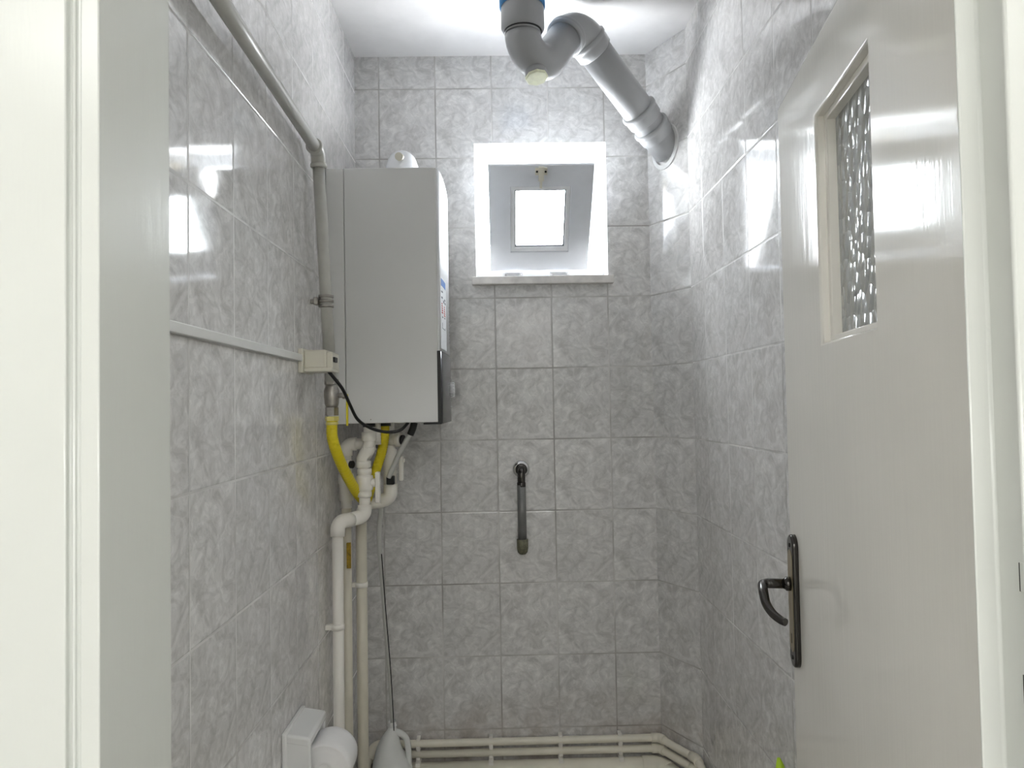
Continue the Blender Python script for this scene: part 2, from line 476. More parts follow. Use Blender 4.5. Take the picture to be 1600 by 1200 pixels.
# catch on the sash, keeper on the fixed frame
def sash_box(bm, u0, u1, v0, v1, n0, n1):
    vs = box(bm, u0, u1, v0, v1, n0, n1, .001, 2) if False else [bm.verts.new(sash_map(u, v, n)) for n in (n0, n1) for u, v in ((u0, v0), (u1, v0), (u1, v1), (u0, v1))]
    for q in ((0, 1, 2, 3), (7, 6, 5, 4), (0, 4, 5, 1), (1, 5, 6, 2), (2, 6, 7, 3), (3, 7, 4, 0)): bm.faces.new([vs[i] for i in q])
bm = B()
sash_box(bm, -.020, .020, SL-.032, SL-.008, -.005, 0)
sash_box(bm, -.009, .009, SL-.050, SL-.002, -.014, -.004)
sash_box(bm, -.004, .004, SL-.078, SL-.048, -.006, 0)
ct = obj('catch', bm, 'ivory', sash)
bm = B()
for s in (-.0145, .0145): lathe(bm, [(.0036, 0), (.0036, .0012), (0, .0016)], sash_map(s, SL-.020, -.0048), -sash_map(0, 0, 1)+sash_map(0, 0, 0), 14)
obj('screw', bm, 'black', ct)
bm = B()
box(bm, .128, .176, YB+.080, YB+.096, 2.304, 2.322, .002); box(bm, .140, .164, YB+.07, YB+.095, 2.304, 2.340, .002)
obj('keeper', bm, 'beige', win)
for cx in (.055, .225):
    bm = B(); box(bm, cx-.036, cx+.036, YB+.072, YB+.096, 1.902, 1.917, .003)
    tube(bm, [(cx-.034, YB+.070, 1.910), (cx-.022, YB+.070, 1.910)], .006, 12); tube(bm, [(cx+.022, YB+.070, 1.910), (cx+.034, YB+.070, 1.910)], .006, 12)
    obj('hinge', bm, 'pvc_white', win)

# ---------------------------------------------------------------- door leaf, standing open against the right wall
DT = V(.165, 1, 0).normalized(); DN = V(-DT.y, DT.x, 0); DHG = V(.4334, .66, 0)
def dmap(u, v, n): return DHG + DT*u + V(0, 0, v) + DN*n
door = thing('door_1', 'cream gloss door standing open with a small textured glass light', 'door', DHG[:], kind='structure')
RU0, RU1, RZ0, RZ1 = .2402, .4885, 1.521, 1.8855
bm = B(); ring(bm, (0, .75, .008, 2.004), (RU0, RU1, RZ0, RZ1), 0, -.042, dmap, bev=.0045)
obj('leaf', bm, 'door_paint', door)
bm = B(); ring(bm, (RU0-.004, RU1+.004, RZ0-.004, RZ1+.004), (RU0+.010, RU1-.012, RZ0+.011, RZ1-.010), -.014, -.0285, dmap, bev=.002)
obj('glazing_bead', bm, 'door_paint', door)
def quad_box(bm, fm, u0, u1, v0, v1, n0, n1):
    vs = [bm.verts.new(fm(u, v, n)) for n in (n0, n1) for u, v in ((u0, v0), (u1, v0), (u1, v1), (u0, v1))]
    for q in ((0, 1, 2, 3), (7, 6, 5, 4), (0, 4, 5, 1), (1, 5, 6, 2), (2, 6, 7, 3), (3, 7, 4, 0)): bm.faces.new([vs[i] for i in q])
bm = B(); quad_box(bm, dmap, RU0+.001, RU1-.001, RZ0+.001, RZ1-.001, -.0285, -.0325)
tag(obj('glass_pane', bm, 'hammered', door), 'hammered textured glass')
# handle: long rounded backplate and curved lever
hroot = bpy.data.objects.new('door_handle', None); C.objects.link(hroot); hroot.parent = door; hroot['_o'] = door['_o']; hroot.empty_display_size = .03
def plate(u0, u1, z0, z1, n0, n1, bev):
    bm = B(); r = (u1-u0)/2; uc = (u0+u1)/2; pts = []
    for k in range(13): a = PI*k/12; pts.append((uc+r*math.cos(a), z1-r+r*math.sin(a)))
    for k in range(13): a = PI+PI*k/12; pts.append((uc+r*math.cos(a), z0+r+r*math.sin(a)))
    a = [bm.verts.new(dmap(u, v, n0)) for u, v in pts]; b = [bm.verts.new(dmap(u, v, n1)) for u, v in pts]
    n = len(pts)
    for i in range(n): bm.faces.new((a[i], a[(i+1) % n], b[(i+1) % n], b[i])).smooth = True
    bm.faces.new(list(reversed(a))); top = bm.faces.new(b)
    finish(bm)
    r = bmesh.ops.bevel(bm, geom=list(top.edges), offset=bev, segments=3, affect='EDGES', profile=.5)
    for f in r['faces']: f.smooth = True
    return bm
bm = plate(.684, .730, .934, 1.180, 0, .0105, .004)
# (door > door_handle > piece: keep the pieces as direct meshes of the handle group)
obj('backplate', bm, 'bronze_dark', hroot)
bm = plate(.690, .724, .962, 1.152, .0104, .0112, .0005)
obj('brass_inlay', bm, 'bronze_gold', hroot)
bm = B()
quad_box(bm, dmap, .7045, .7095, .978, .996, .0112, .01135)
for zz in (1.160, .952): lathe(bm, [(.004, 0), (.004, .0012), (0, .0016)], dmap(.707, zz, .0104), DN, 12)
obj('keyhole', bm, 'hole', hroot)
bm = B()
lathe(bm, [(.013, 0), (.013, .008), (.0105, .010), (.0098, .012)], dmap(.707, 1.088, .0108), DN, 24)
path = fillet([dmap(.707, 1.088, .02), dmap(.707, 1.0885, .062), dmap(.672, 1.080, .066)], .012, 6)
path = path[:-1] + smooth_path([path[-1], dmap(.650, 1.066, .066), dmap(.628, 1.055, .060), dmap(.612, 1.048, .050), dmap(.603, 1.046, .043)], 6)
n = len(path)
tube(bm, path, [.0092 if i < 2 else .0088-.0022*max(0, (i-8))/(n-8) for i in range(n)], 18)
obj('lever', bm, 'bronze_dark', hroot)
bm = B()
for zz in (.25, 1.75):
    tube(bm, [dmap(-.004, zz-.04, -.036), dmap(-.004, zz+.04, -.036)], .006, 12)
obj('hinge', bm, 'steel', door)

# ---------------------------------------------------------------- boiler on the left wall
bx0, bx1, by0, by1, bz0, bz1 = XL, -.176, 2.095, 2.490, 1.3865, 2.130
boiler = thing('wall_boiler', 'large white wall-hung gas boiler on the left wall beside the window', 'boiler', (XL, (by0+by1)/2, bz0))
bm = B(); box(bm, bx0+.002, -.4435, by0+.001, by1-.001, bz0, bz1-.001, .002)
obj('back_case', bm, 'boiler', boiler)
bm = B(); box(bm, -.4425, bx1, by0, by1, bz0+.001, bz1, .0025)
case = obj('casing', bm, 'boiler', boiler)
bm = B(); lathe(bm, [(.0018, 0), (.0018, .001), (0, .0013)], (-.372, by0, bz0+.012), (0, -1, 0), 10)
obj('screw', bm, 'steel', case)
# bowed front cover (upper white, lower dark)
def bowed(z0, z1, x_in, bulge, mat, name, y0=by0+.003, y1=by1-.002, slant=0, top_dip=0):
    bm = B(); n = 14; pr = []
    for k in range(n+1):
        s = k/n; y = y0+(y1-y0)*s
        pr.append((x_in + bulge*(1-(2*s-1)**2)**.6 + .004, y))
    rows = []
    for z, top in ((z0, 0), (z1, 1)):
        rows.append([bm.verts.new((x, y, z - (top_dip*(x-x_in-.004)/max(bulge, 1e-6) if top else 0))) for x, y in pr])
        rows.append([bm.verts.new((x_in, y, z)) for x, y in (pr[0], pr[-1])])
    f0, b0, f1, b1 = rows
    for k in range(n): bm.faces.new((f0[k], f0[k+1], f1[k+1], f1[k])).smooth = True
    bm.faces.new((b0[0], f0[0], f1[0], b1[0])); bm.faces.new((f0[-1], b0[1], b1[1], f1[-1]))
    bm.faces.new((b0[1], b0[0], b1[0], b1[1]))
    bm.faces.new(f0[::-1]+[b0[0], b0[1]]); bm.faces.new(f1+[b1[1], b1[0]])
    return obj(name, bm, mat, boiler)
ZS = 1.594
bowed(ZS, bz1-.002, bx1+.0005, .010, 'boiler_front', 'front_cover')
bm = B(); box(bm, bx1-.003, bx1+.007, by0-.0015, by0+.004, bz0-.002, ZS, .001); box(bm, bx1-.045, bx1+.007, by0-.0015, by1-.004, bz0-.005, bz0-.0005, .001)
obj('black_trim', bm, 'black', boiler)
cp = bowed(bz0-.002, ZS-.001, bx1+.0005, .013, 'dark_panel', 'control_panel')
def front_x(y, x_in=bx1+.0005, bulge=.010):
    s = (y-by0-.003)/(by1-by0-.005); return x_in + bulge*max(0, 1-(2*s-1)**2)**.6 + .004
bm = B(); ky = 2.36
lathe(bm, [(.024, 0), (.024, .010), (.022, .014), (.0, .0145)], (front_x(ky, bulge=.013)-.001, ky, 1.487), (1, 0, 0), 28)
for k in range(14):
    a = 2*PI*k/14; box(bm, front_x(ky, bulge=.013)+.001, front_x(ky, bulge=.013)+.013, ky+.0235*math.cos(a)-.0015, ky+.0235*math.cos(a)+.0015, 1.487+.0235*math.sin(a)-.0015, 1.487+.0235*math.sin(a)+.0015)
tag(obj('knob', bm, 'pvc_white', cp), 'white ribbed temperature knob')
bm = B()
for z0, z1, ya, yb in ((1.4310, 1.4322, 2.30, 2.42), (1.517, 1.5182, 2.30, 2.42), (1.452, 1.458, 2.335, 2.345), (1.446, 1.452, 2.36, 2.366)):
    fx = front_x((ya+yb)/2, bulge=.013); box(bm, fx-.004, fx+.0006, ya, yb, z0, z1)
obj('panel_marks', bm, 'grey_ink', cp)
# energy sticker on the front cover
bm = B(); fx = front_x(2.16)
def lab(bm, y0, y1, z0, z1, e=.0004):
    ys = [y0+(y1-y0)*k/4 for k in range(5)]
    a = [bm.verts.new((front_x(y)+e, y, z0)) for y in ys]; b = [bm.verts.new((front_x(y)+e, y, z1)) for y in ys]
    c = [bm.verts.new((front_x(y)-.0002, y, z0)) for y in ys]; d = [bm.verts.new((front_x(y)-.0002, y, z1)) for y in ys]
    for k in range(4):
        bm.faces.new((a[k], a[k+1], b[k+1], b[k])); bm.faces.new((c[k+1], c[k], d[k], d[k+1]))
        bm.faces.new((a[k+1], a[k], c[k], c[k+1])); bm.faces.new((b[k], b[k+1], d[k+1], d[k]))
    bm.faces.new((a[0], b[0], d[0], c[0])); bm.faces.new((b[4], a[4], c[4], d[4]))
lab(bm, 2.112, 2.240, 1.602, 1.816)
def ink(rows, mi):
    n0 = len(bm.faces)
    for y0, y1, z0, z1 in rows: lab(bm, y0, y1, z0, z1, .0008)
    for f in list(bm.faces)[n0:]: f.material_index = mi
ink([(2.124, 2.224, 1.789, 1.810)], 1)
ink([(2.13, 2.155, 1.770, 1.774), (2.13, 2.15, 1.752, 1.757), (2.19, 2.215, 1.752, 1.757), (2.20, 2.22, 1.742, 1.748), (2.165, 2.185, 1.742, 1.750), (2.14, 2.155, 1.695, 1.699), (2.19, 2.205, 1.697, 1.701),
     (2.14, 2.1415, 1.663, 1.680), (2.14, 2.205, 1.663, 1.6645), (2.2035, 2.205, 1.663, 1.670)], 2)
ink([(2.132, 2.132+.012+.003*k, 1.738-.0065*k-.0038, 1.738-.0065*k) for k in range(5)] + [(2.182, 2.182+.014+.003*k, 1.734-.0065*k-.0038, 1.734-.0065*k) for k in range(5)], 3)
obj('energy_label', bm, ['label_white', 'blue_ink', 'dark_ink', 'red_ink'], boiler)
bm = B()
for k in range(11):
    z = 1.640+.0115*k; lab(bm, 2.392, 2.392+.022+.008*(k % 3 == 1), z, z+.0065, .0008)
obj('side_lettering', bm, 'grey_ink', boiler)
for px_, py_ in ((-.3835, 2.13), (-.349, 2.20)):
    bm = B(); lathe(bm, [(.0185, 0), (.0185, -.010)], (px_, py_, bz0), (0, 0, 1), 16)
    obj('pipe_connector', bm, 'black', boiler)

# flue bend on top of the boiler
flue = thing('flue_bend', 'white domed flue bend on top of the boiler', 'flue', (-.3066, 2.30, bz1))
bm = B()
tube(bm, fillet([(-.3066, 2.305, bz1), (-.3066, 2.305, bz1+.098), (-.3066, YB, bz1+.098)], .075, 10), .0475, 32)
eb = obj('elbow', bm, 'pvc_white', flue)
bm = B(); lathe(bm, [(.054, 0), (.054, .022), (.048, .026)], (-.3066, 2.305, bz1-.0005), (0, 0, 1), 32); obj('collar', bm, 'pvc_white', flue)
bm = B(); tube(bm, [(-.3025, 2.285, bz1+.0955), (-.3025, 2.249, bz1+.0865)], .0125, 20); lathe(bm, [(.006, 0), (.006, .002)], (-.3025, 2.250, bz1+.0865), (0, -1, -.25), 14)
obj('test_plug', bm, 'ivory', flue)

# ---------------------------------------------------------------- gas pipe, valve, yellow hose
gas = thing('gas_pipe', 'grey painted steel pipe running high along the left wall then down', 'pipe', (-.462, 1.88, 1.48))
GE = V(-.4635, 1.880, 2.1035)
bm = B(); tube(bm, [(-.4635, Y1+.002, 2.147), (-.4635, 1.862, 2.1045)], .0155, 24)
obj('pipe', bm, 'gas_paint', gas)
bm = B(); tube(bm, [(-.4632, 1.881, 2.09), (-.4510, 1.945, 1.505)], .0155, 24)
obj('pipe', bm, 'gas_paint', gas)
bm = B(); tube(bm, fillet([GE+V(0, -.040, .001), GE, GE+V(.001, .004, -.042)], .02, 8), .0185, 24)
lathe(bm, [(.0205, 0), (.0215, .003), (.0215, .008), (.0195, .011)], GE+V(0, -.030, .001), (0, -1, 0), 24)
lathe(bm, [(.0205, 0), (.0215, .003), (.0215, .008), (.0195, .011)], GE+V(.001, .003, -.032), (0, .1, -1), 24)
obj('elbow_fitting', bm, 'gas_paint', gas)
bm = B(); pc = V(-.4556, 1.921, 1.716)
for dz in (-.013, 0, .013): lathe(bm, [(.0165, -.004), (.020, -.003), (.020, .003), (.0165, .004)], pc+V(0, 0, dz), (0, 0, 1), 22)
box(bm, pc.x-.0405, pc.x-.012, pc.y-.004, pc.y+.004, pc.z-.006, pc.z+.006, .001)
box(bm, pc.x-.030, pc.x-.018, pc.y-.016, pc.y+.012, pc.z-.010, pc.z+.010, .002)
tag(obj('pipe_clamp', bm, 'steel', gas), 'ribbed steel pipe clamp')
gv = thing('gas_valve', 'dull metal gas valve at the lower end of the grey pipe', 'valve', (-.450, 1.950, 1.41))
bm = B(); ax = V(-.450, 1.950, 0)
lathe(bm, [(.0165, 0), (.0195, .002), (.0195, .014), (.0165, .016)], ax+V(0, 0, 1.495), (0, 0, 1), 6, smooth=False)
lathe(bm, [(.0150, 0), (.0185, .010), (.0205, .030), (.0205, .045), (.0170, .056), (.0165, .062)], ax+V(0, 0, 1.434), (0, 0, 1), 20)
lathe(bm, [(.0180, 0), (.0180, .022)], ax+V(0, 0, 1.413), (0, 0, 1), 6, smooth=False)
gb = obj('valve_body', bm, 'steel', gv)
bm = B(); tube(bm, [ax+V(.012, -.002, 1.467), ax+V(.038, -.004, 1.467)], .007, 14); lathe(bm, [(.010, 0), (.010, .008)], ax+V(.030, -.004, 1.467), (1, 0, 0), 6, smooth=False)
obj('stem', bm, 'steel', gv)
bm = B(); box(bm, ax.x+.0395, ax.x+.0435, ax.y-.010, ax.y+.004, 1.385, 1.470, .0015)
for v in bm.verts:
    pass
tag(obj('lever', bm, 'yellow', gv), 'yellow lever handle turned down')
hose = thing('gas_hose', 'bright yellow ribbed gas hose looping below the boiler', 'hose', (-.40, 2.15, 1.13))
path = smooth_path([(-.4500, 1.950, 1.400), (-.4500, 1.952, 1.355), (-.4435, 1.985, 1.305), (-.4335, 2.05, 1.245), (-.424, 2.12, 1.195), (-.416, 2.17, 1.164), (-.408, 2.20, 1.155), (-.400, 2.22, 1.180), (-.384, 2.225, 1.235), (-.364, 2.215, 1.290), (-.352, 2.205, 1.34), (-.349, 2.20, 1.386)], 22)
bm = B(); tube(bm, path, [.0150 if (i % 3) else .0136 for i in range(len(path))], 18)
obj('ribbed_hose', bm, 'yellow', hose)
bm = B(); lathe(bm, [(.0185, 0), (.0185, .012)], (-.450, 1.950, 1.399), (0, 0, 1), 6, smooth=False); lathe(bm, [(.0155, 0), (.0165, .002), (.0165, .006), (.0155, .008)], (-.450, 1.950, 1.388), (0, 0, 1), 20)
tag(obj('hose_nut', bm, 'yellow_clear', hose), 'pale yellow end nut')

# ---------------------------------------------------------------- cable trunking, junction box, black flex
bm = B(); box(bm, XL, XL+.0115, Y1+.004, 1.803, 1.5495, 1.5670, .0015)
tag(obj('cable_trunking', bm, 'trunk'), 'slim white cable trunking running level along the left wall', 'trunking')
jb = thing('junction_box', 'small ivory electrical box at the end of the white trunking', 'box', (XL, 1.85, 1.528))
bm = B(); box(bm, XL, XL+.012, 1.795, 1.905, 1.522, 1.582, .002); obj('base', bm, 'ivory', jb)
bm = B(); box(bm, XL+.011, XL+.066, 1.808, 1.893, 1.533, 1.579, .004); obj('cover', bm, 'ivory', jb)
bm = B(); box(bm, XL+.005, XL+.080, 1.806, 1.895, 1.524, 1.5345, .003); obj('lower_lip', bm, 'ivory', jb)
bm = B(); box(bm, XL+.065, XL+.081, 1.815, 1.888, 1.530, 1.573, .003); obj('plug_face', bm, 'ivory', jb)
bm = B(); box(bm, XL+.079, XL+.086, 1.818, 1.85, 1.548, 1.561, .0015); obj('latch', bm, 'black', jb)
bm = B()
tube(bm, smooth_path([(-.436, 1.852, 1.528), (-.424, 1.858, 1.512), (-.410, 1.90, 1.482), (-.402, 1.955, 1.440), (-.394, 2.01, 1.402), (-.372, 2.055, 1.378), (-.340, 2.075, 1.365), (-.310, 2.085, 1.362), (-.285, 2.095, 1.368), (-.268, 2.12, 1.387)], 8), .0045, 10)
tag(obj('power_cable', bm, 'black'), 'black power cable drooping from the ivory box to under the boiler', 'cable')

# ---------------------------------------------------------------- water pipes under the boiler
def pipe_clip(parent, p, toward, r, mat='ppr'):
    """saddle clip: ring round the pipe plus a foot reaching the wall at point `toward`"""
    bm = B(); p = Vector(p); w = Vector(toward)
    lathe(bm, [(r, -.008), (r+.003, -.007), (r+.003, .007), (r, .008)], p, (0, 0, 1), 20)
    d = w-p; x0, x1 = min(p.x, w.x), max(p.x, w.x); y0, y1 = min(p.y, w.y), max(p.y, w.y)
    box(bm, x0-.002*(x1-x0 < .004), x1+.002*(x1-x0 < .004) - (r*.7 if x1-x0 > .004 and w.x < p.x else 0), y0-.007*(y1-y0 < .004), y1+.007*(y1-y0 < .004), p.z-.007, p.z+.007, .001)
    obj('pipe_clip', bm, mat, parent)
def union(bm, p, r, h, ax=(0, 0, 1)):
    lathe(bm, [(r-.002, 0), (r, .002), (r, h-.002), (r-.002, h)], p, ax, 24)

# front pipe with the lever valve, stepping over to the long riser against the left wall
A = thing('water_pipe', 'white plastic pipe with lever valve below boiler, bending left to the nearest riser', 'pipe', (-.46, 2.06, 0))
AY = 2.13
bm = B()
tube(bm, fillet([(-.3835, AY, bz0-.008), (-.3845, AY, 1.325), (-.4025, AY, 1.285), (-.4000, AY, 1.205)], .02, 5), .0165, 22)
union(bm, (-.3840, AY, 1.336), .0215, .026); union(bm, (-.4012, AY, 1.258), .0212, .020)
tube(bm, fillet([(-.386, AY, 1.318), (-.386, AY, 1.312), (-.402, AY, 1.285), (-.402, AY, 1.270)], .01, 4), .0195, 22)
obj('offset_fitting', bm, 'ppr', A)
bm = B()
lathe(bm, [(.0175, 0), (.0205, .002), (.0205, .016), (.0185, .018), (.0240, .022), (.0250, .028), (.0250, .056), (.0240, .062), (.0185, .066), (.0210, .068), (.0210, .082), (.0175, .084)], (-.3985, AY, 1.172), (0, 0, 1), 26)
tube(bm, [(-.395, AY-.002, 1.214), (-.362, AY-.004, 1.214)], .0125, 18)
vb = obj('valve_body', bm, 'ppr', A)
bm = B(); box(bm, -.366, -.353, AY-.018, AY+.008, 1.156, 1.246, .004); lathe(bm, [(.012, 0), (.012, .004)], (-.356, AY-.004, 1.214), (1, 0, 0), 16)
tag(obj('lever', bm, 'ppr', vb), 'white lever handle pointing down')
bm = B(); tube(bm, [(-.3985, AY, 1.175), (-.3990, AY, 1.135)], .0165, 22)
obj('pipe', bm, 'ppr', A)
bm = B()
tube(bm, fillet([(-.3990, AY, 1.150), (-.3990, AY-.002, 1.118), (-.434, 2.095, 1.113)], .022, 8), .0205, 24)
tube(bm, fillet([(-.430, 2.098, 1.113), (-.4625, 2.062, 1.113), (-.4625, 2.058, 1.072)], .022, 8), .0205, 24)
obj('elbow_fitting', bm, 'ppr', A)
bm = B(); tube(bm, [(-.4625, 2.058, 1.085), (-.4625, 2.045, .0)], .0155, 24)
rs = obj('riser', bm, 'ppr', A)
pipe_clip(A, (-.4625, 2.050, .823), (XL, 2.050, .823), .0155)
bm = B(); box(bm, -.4525, -.4440, 2.0385, 2.0420, .985, 1.028, .001); 
# rear pipe
Bp = thing('water_pipe', 'white plastic pipe behind the front valve, thin middle riser by the left wall', 'pipe', (-.47, 2.18, 0))
bm = B()
tube(bm, fillet([(-.372, 2.185, 1.325), (-.4640, 2.185, 1.325), (-.4640, 2.185, 1.215)], .022, 8), .0165, 22)
tube(bm, fillet([(-.432, 2.185, 1.325), (-.4640, 2.185, 1.325), (-.4640, 2.185, 1.290)], .022, 8), .0200, 22)
union(bm, (-.372, 2.185, 1.325), .0200, .03, (-1, 0, 0))
obj('elbow_fitting', bm, 'ppr', Bp)
bm = B(); tube(bm, [(-.372, 2.185, 1.322), (-.372, 2.185, bz0)], .014, 18); obj('pipe', bm, 'ppr', Bp)
bm = B(); lathe(bm, [(.0165, 0), (.0165, .02), (.021, .022), (.021, .070), (.023, .074), (.023, .10), (.018, .104), (.018, .125)][::1], (-.4640, 2.185, 1.135), (0, 0, 1), 26)
vbb = obj('union_fitting', bm, 'ppr', Bp)
bm = B(); tube(bm, [(-.4620, 2.160, 1.268), (-.4400, 2.128, 1.268)], .0135, 18); union(bm, (-.4500, 2.1330, 1.268), .0155, .012, (.92, -.4, 0)); 
ob_ = obj('stub', bm, 'ppr', Bp)
bm = B(); lathe(bm, [(.011, 0), (.011, .008)], (-.4385, 2.128, 1.268), (.92, -.4, 0), 18); obj('cap', bm, 'black', ob_)
bm = B(); tube(bm, [(-.4640, 2.185, 1.14), (-.4640, 2.170, .0)], .0145, 22)
rb = obj('riser', bm, 'cream_pipe', Bp)
bm = B(); box(bm, -.4600, -.4480, 2.1600, 2.1700, 0.96, 1.035, .001); 
tp = obj('tape', bm, 'tape', Bp)
# third pipe
Cp = thing('water_pipe', 'cream plastic riser furthest from the left wall, with capped tee behind the yellow hose', 'pipe', (-.43, 2.25, 0))
bm = B(); tube(bm, [(-.4300, 2.235, 1.10), (-.4300, 2.220, .0)], .0165, 24); obj('riser', bm, 'cream_pipe', Cp)
bm = B()
tube(bm, fillet([(-.4300, 2.235, 1.085), (-.4300, 2.240, 1.135), (-.352, 2.265, 1.140), (-.345, 2.27, 1.230)], .03, 8), .0165, 22)
tube(bm, fillet([(-.372, 2.262, 1.145), (-.3430, 2.262, 1.150), (-.3430, 2.262, 1.196)], .028, 8), .0215, 22)
lathe(bm, [(.018, 0), (.020, .002), (.020, .06), (.022, .065), (.022, .11), (.018, .115), (.018, .14)], (-.3455, 2.27, 1.190), (0, 0, 1), 24)
tube(bm, [(-.3455, 2.27, 1.32), (-.3455, 2.27, bz0)], .015, 18)
tube(bm, [(-.352, 2.258, 1.332), (-.304, 2.237, 1.332)], .0175, 20); union(bm, (-.3225, 2.245, 1.332), .0205, .02, (.92, -.40, 0))
obj('tee_fitting', bm, 'ppr', Cp)
bm = B(); lathe(bm, [(.0155, 0), (.0155, .006)], (-.3030, 2.236, 1.332), (.92, -.40, 0), 18); obj('cap', bm, 'black', Cp)
bm = B(); tube(bm, [(-.340, 2.268, 1.270), (-.308, 2.268, 1.272)], .010, 14); obj('stem', bm, 'ppr', Cp)
bm = B(); box(bm, -.3155, -.3030, 2.250, 2.275, 1.205, 1.282, .003); lathe(bm, [(.007, 0), (.007, .004)], (-.303, 2.262, 1.268), (1, 0, 0), 12)
tag(obj('lever', bm, 'ppr', Cp), 'white lever handle pointing down')
bm = B(); box(bm, -.352, -.328, 2.232, 2.258, 1.196, 1.222, .003); obj('black_nut', bm, 'black', Cp)
pipe_clip(Cp, (-.4300, 2.229, .896), (-.4640, 2.229, .896), .0165)
# condensate hose down to the jug
dh = thing('drain_hose', 'thin pale drain hose hanging from under the boiler into the white jug', 'hose', (-.34, 2.25, .40))
bm = B(); tube(bm, smooth_path([(-.2560, 2.17, bz0), (-.2610, 2.17, 1.368), (-.2690, 2.172, 1.350)], 5), .0105, 16); obj('rubber_end', bm, 'black', dh)
bm = B(); tube(bm, smooth_path([(-.2670, 2.172, 1.356), (-.300, 2.18, 1.300), (-.3390, 2.195, 1.222)], 8), .0078, 14); obj('upper_tube', bm, 'hose_clear', dh)
bm = B()
tube(bm, smooth_path([(-.372, 2.262, 1.128), (-.384, 2.285, 1.06), (-.386, 2.30, .985), (-.381, 2.33, .80), (-.3735, 2.38, .56), (-.3705, 2.42, .36), (-.370, 2.42, .30)], 10), [.0078]*20+[.0078-.0030*min(1, k/8) for k in range(41)], 14)
obj('lower_tube', bm, 'hose_clear', dh)
bm = B()
tube(bm, smooth_path([(-.378, 2.288, .975), (-.372, 2.315, .80), (-.3655, 2.37, .56), (-.3645, 2.41, .36), (-.365, 2.415, .29)], 12), .0016, 8)
tag(obj('dark_wire', bm, 'black', dh), 'thin dark wire beside the hose')

# ---------------------------------------------------------------- grey waste pipe under the ceiling
wp = thing('waste_pipe', 'thick grey waste pipe with a trap bend under the ceiling, sloping to the corner', 'pipe', (.085, 2.06, 2.40))
R0 = .0525
W0, W1, W2, W3 = V(.0845, 2.06, ZC), V(.0855, 2.07, 2.335), V(.2530, 2.205, 2.606), V(.598, 2.478, 2.306)
full = fillet([W0, W1, W2, W3], [.062, .07], 14)
i1 = min(range(len(full)), key=lambda i: (full[i]-V(.0855, 2.06, 2.52)).length)
def between(a, b, n=14):
    return [a.lerp(b, k/n) for k in range(n+1)]
dgo = (W3-W2).normalized()
# split points along the filleted centre line
ci = 1            # start of first bend
bend1 = full[1:16]; bend2 = full[16:31]
rise = (bend2[0]-bend1[-1])
bm = B(); tube(bm, [W0, bend1[0]], R0, 40); obj('drop_pipe', bm, 'grey_pvc', wp)
bm = B(); dz = (bend1[0]-W0).normalized()
lathe(bm, [(R0+.001, -.004), (R0+.009, 0), (R0+.010, .006), (R0+.010, .060), (R0+.007, .066), (R0+.001, .070)], V(.0852, 2.062, 2.580), (0, 0, -1), 40)
obj('collar', bm, 'grey_pvc', wp)
bm = B(); lathe(bm, [(R0+.001, 0), (R0+.0135, 0), (R0+.0135, .10), (R0+.001, .10)], V(.0848, 2.060, 2.580), (0, 0, 1), 40)
tag(obj('coupling', bm, 'blue_pvc', wp), 'blue coupling at the ceiling')
bm = B(); lathe(bm, [(R0+.001, -.001), (R0+.0025, -.001), (R0+.0025, .004), (R0+.001, .004)], V(.0854, 2.063, 2.512), (0, 0, -1), 40); obj('seal', bm, 'black', wp)
bm = B(); tube(bm, bend1 + [bend2[0]], R0, 40); obj('trap_bend', bm, 'grey_pvc', wp)
bm = B(); tube(bm, [bend2[0]-rise.normalized()*.004]+bend2, R0+.0045, 40)
lathe(bm, [(R0+.004, -.006), (R0+.009, -.004), (R0+.009, .003), (R0+.006, .005), (R0+.009, .008), (R0+.009, .016), (R0+.0045, .020)], bend2[0]-rise.normalized()*.004, rise, 40)
obj('top_bend', bm, 'grey_pvc', wp)
bm = B(); tube(bm, [bend2[-1], W3], R0, 40); obj('sloping_pipe', bm, 'grey_pvc', wp)
def collar(p, wdt, big=.0095, lip=True):
    bm = B(); pr = [(R0, -wdt/2)]
    pr += [(R0+big, -wdt/2+.002), (R0+big, -wdt/2+.012), (R0+big-.004, -wdt/2+.015), (R0+big-.003, -wdt/2+.020), (R0+big-.004, wdt/2-.004), (R0, wdt/2)]
    lathe(bm, pr, p, dgo, 40); return obj('collar', bm, 'grey_pvc', wp)
collar(bend2[-1]+dgo*.018, .05)
L = (W3-bend2[-1]).length
def at_y(y): return W2 + dgo*((y-W2.y)/dgo.y)
collar(at_y(2.395), .05); collar(at_y(2.432), .05)
# clean-out plug low on the trap
bi = 7; pb = bend1[bi]; rad = (W1-pb).normalized()
pd = (V(.12, -.22, -1.0)).normalized()
bm = B(); lathe(bm, [(.030, 0), (.032, .010), (.032, .020), (.030, .022)], bend1[7]+pd*(R0-.012), pd, 28); obj('plug_seat', bm, 'grey_pvc', wp)
bm = B(); pt = bend1[7]+pd*(R0+.010)
lathe(bm, [(.0335, 0), (.0335, .006), (.031, .008)], pt, pd, 8, smooth=False)
e1 = V(1, 0, 0).cross(pd).normalized(); e2 = pd.cross(e1)
pl = tag(obj('cleanout_plug', bm, 'plug', wp), 'pale yellow octagonal clean-out plug')
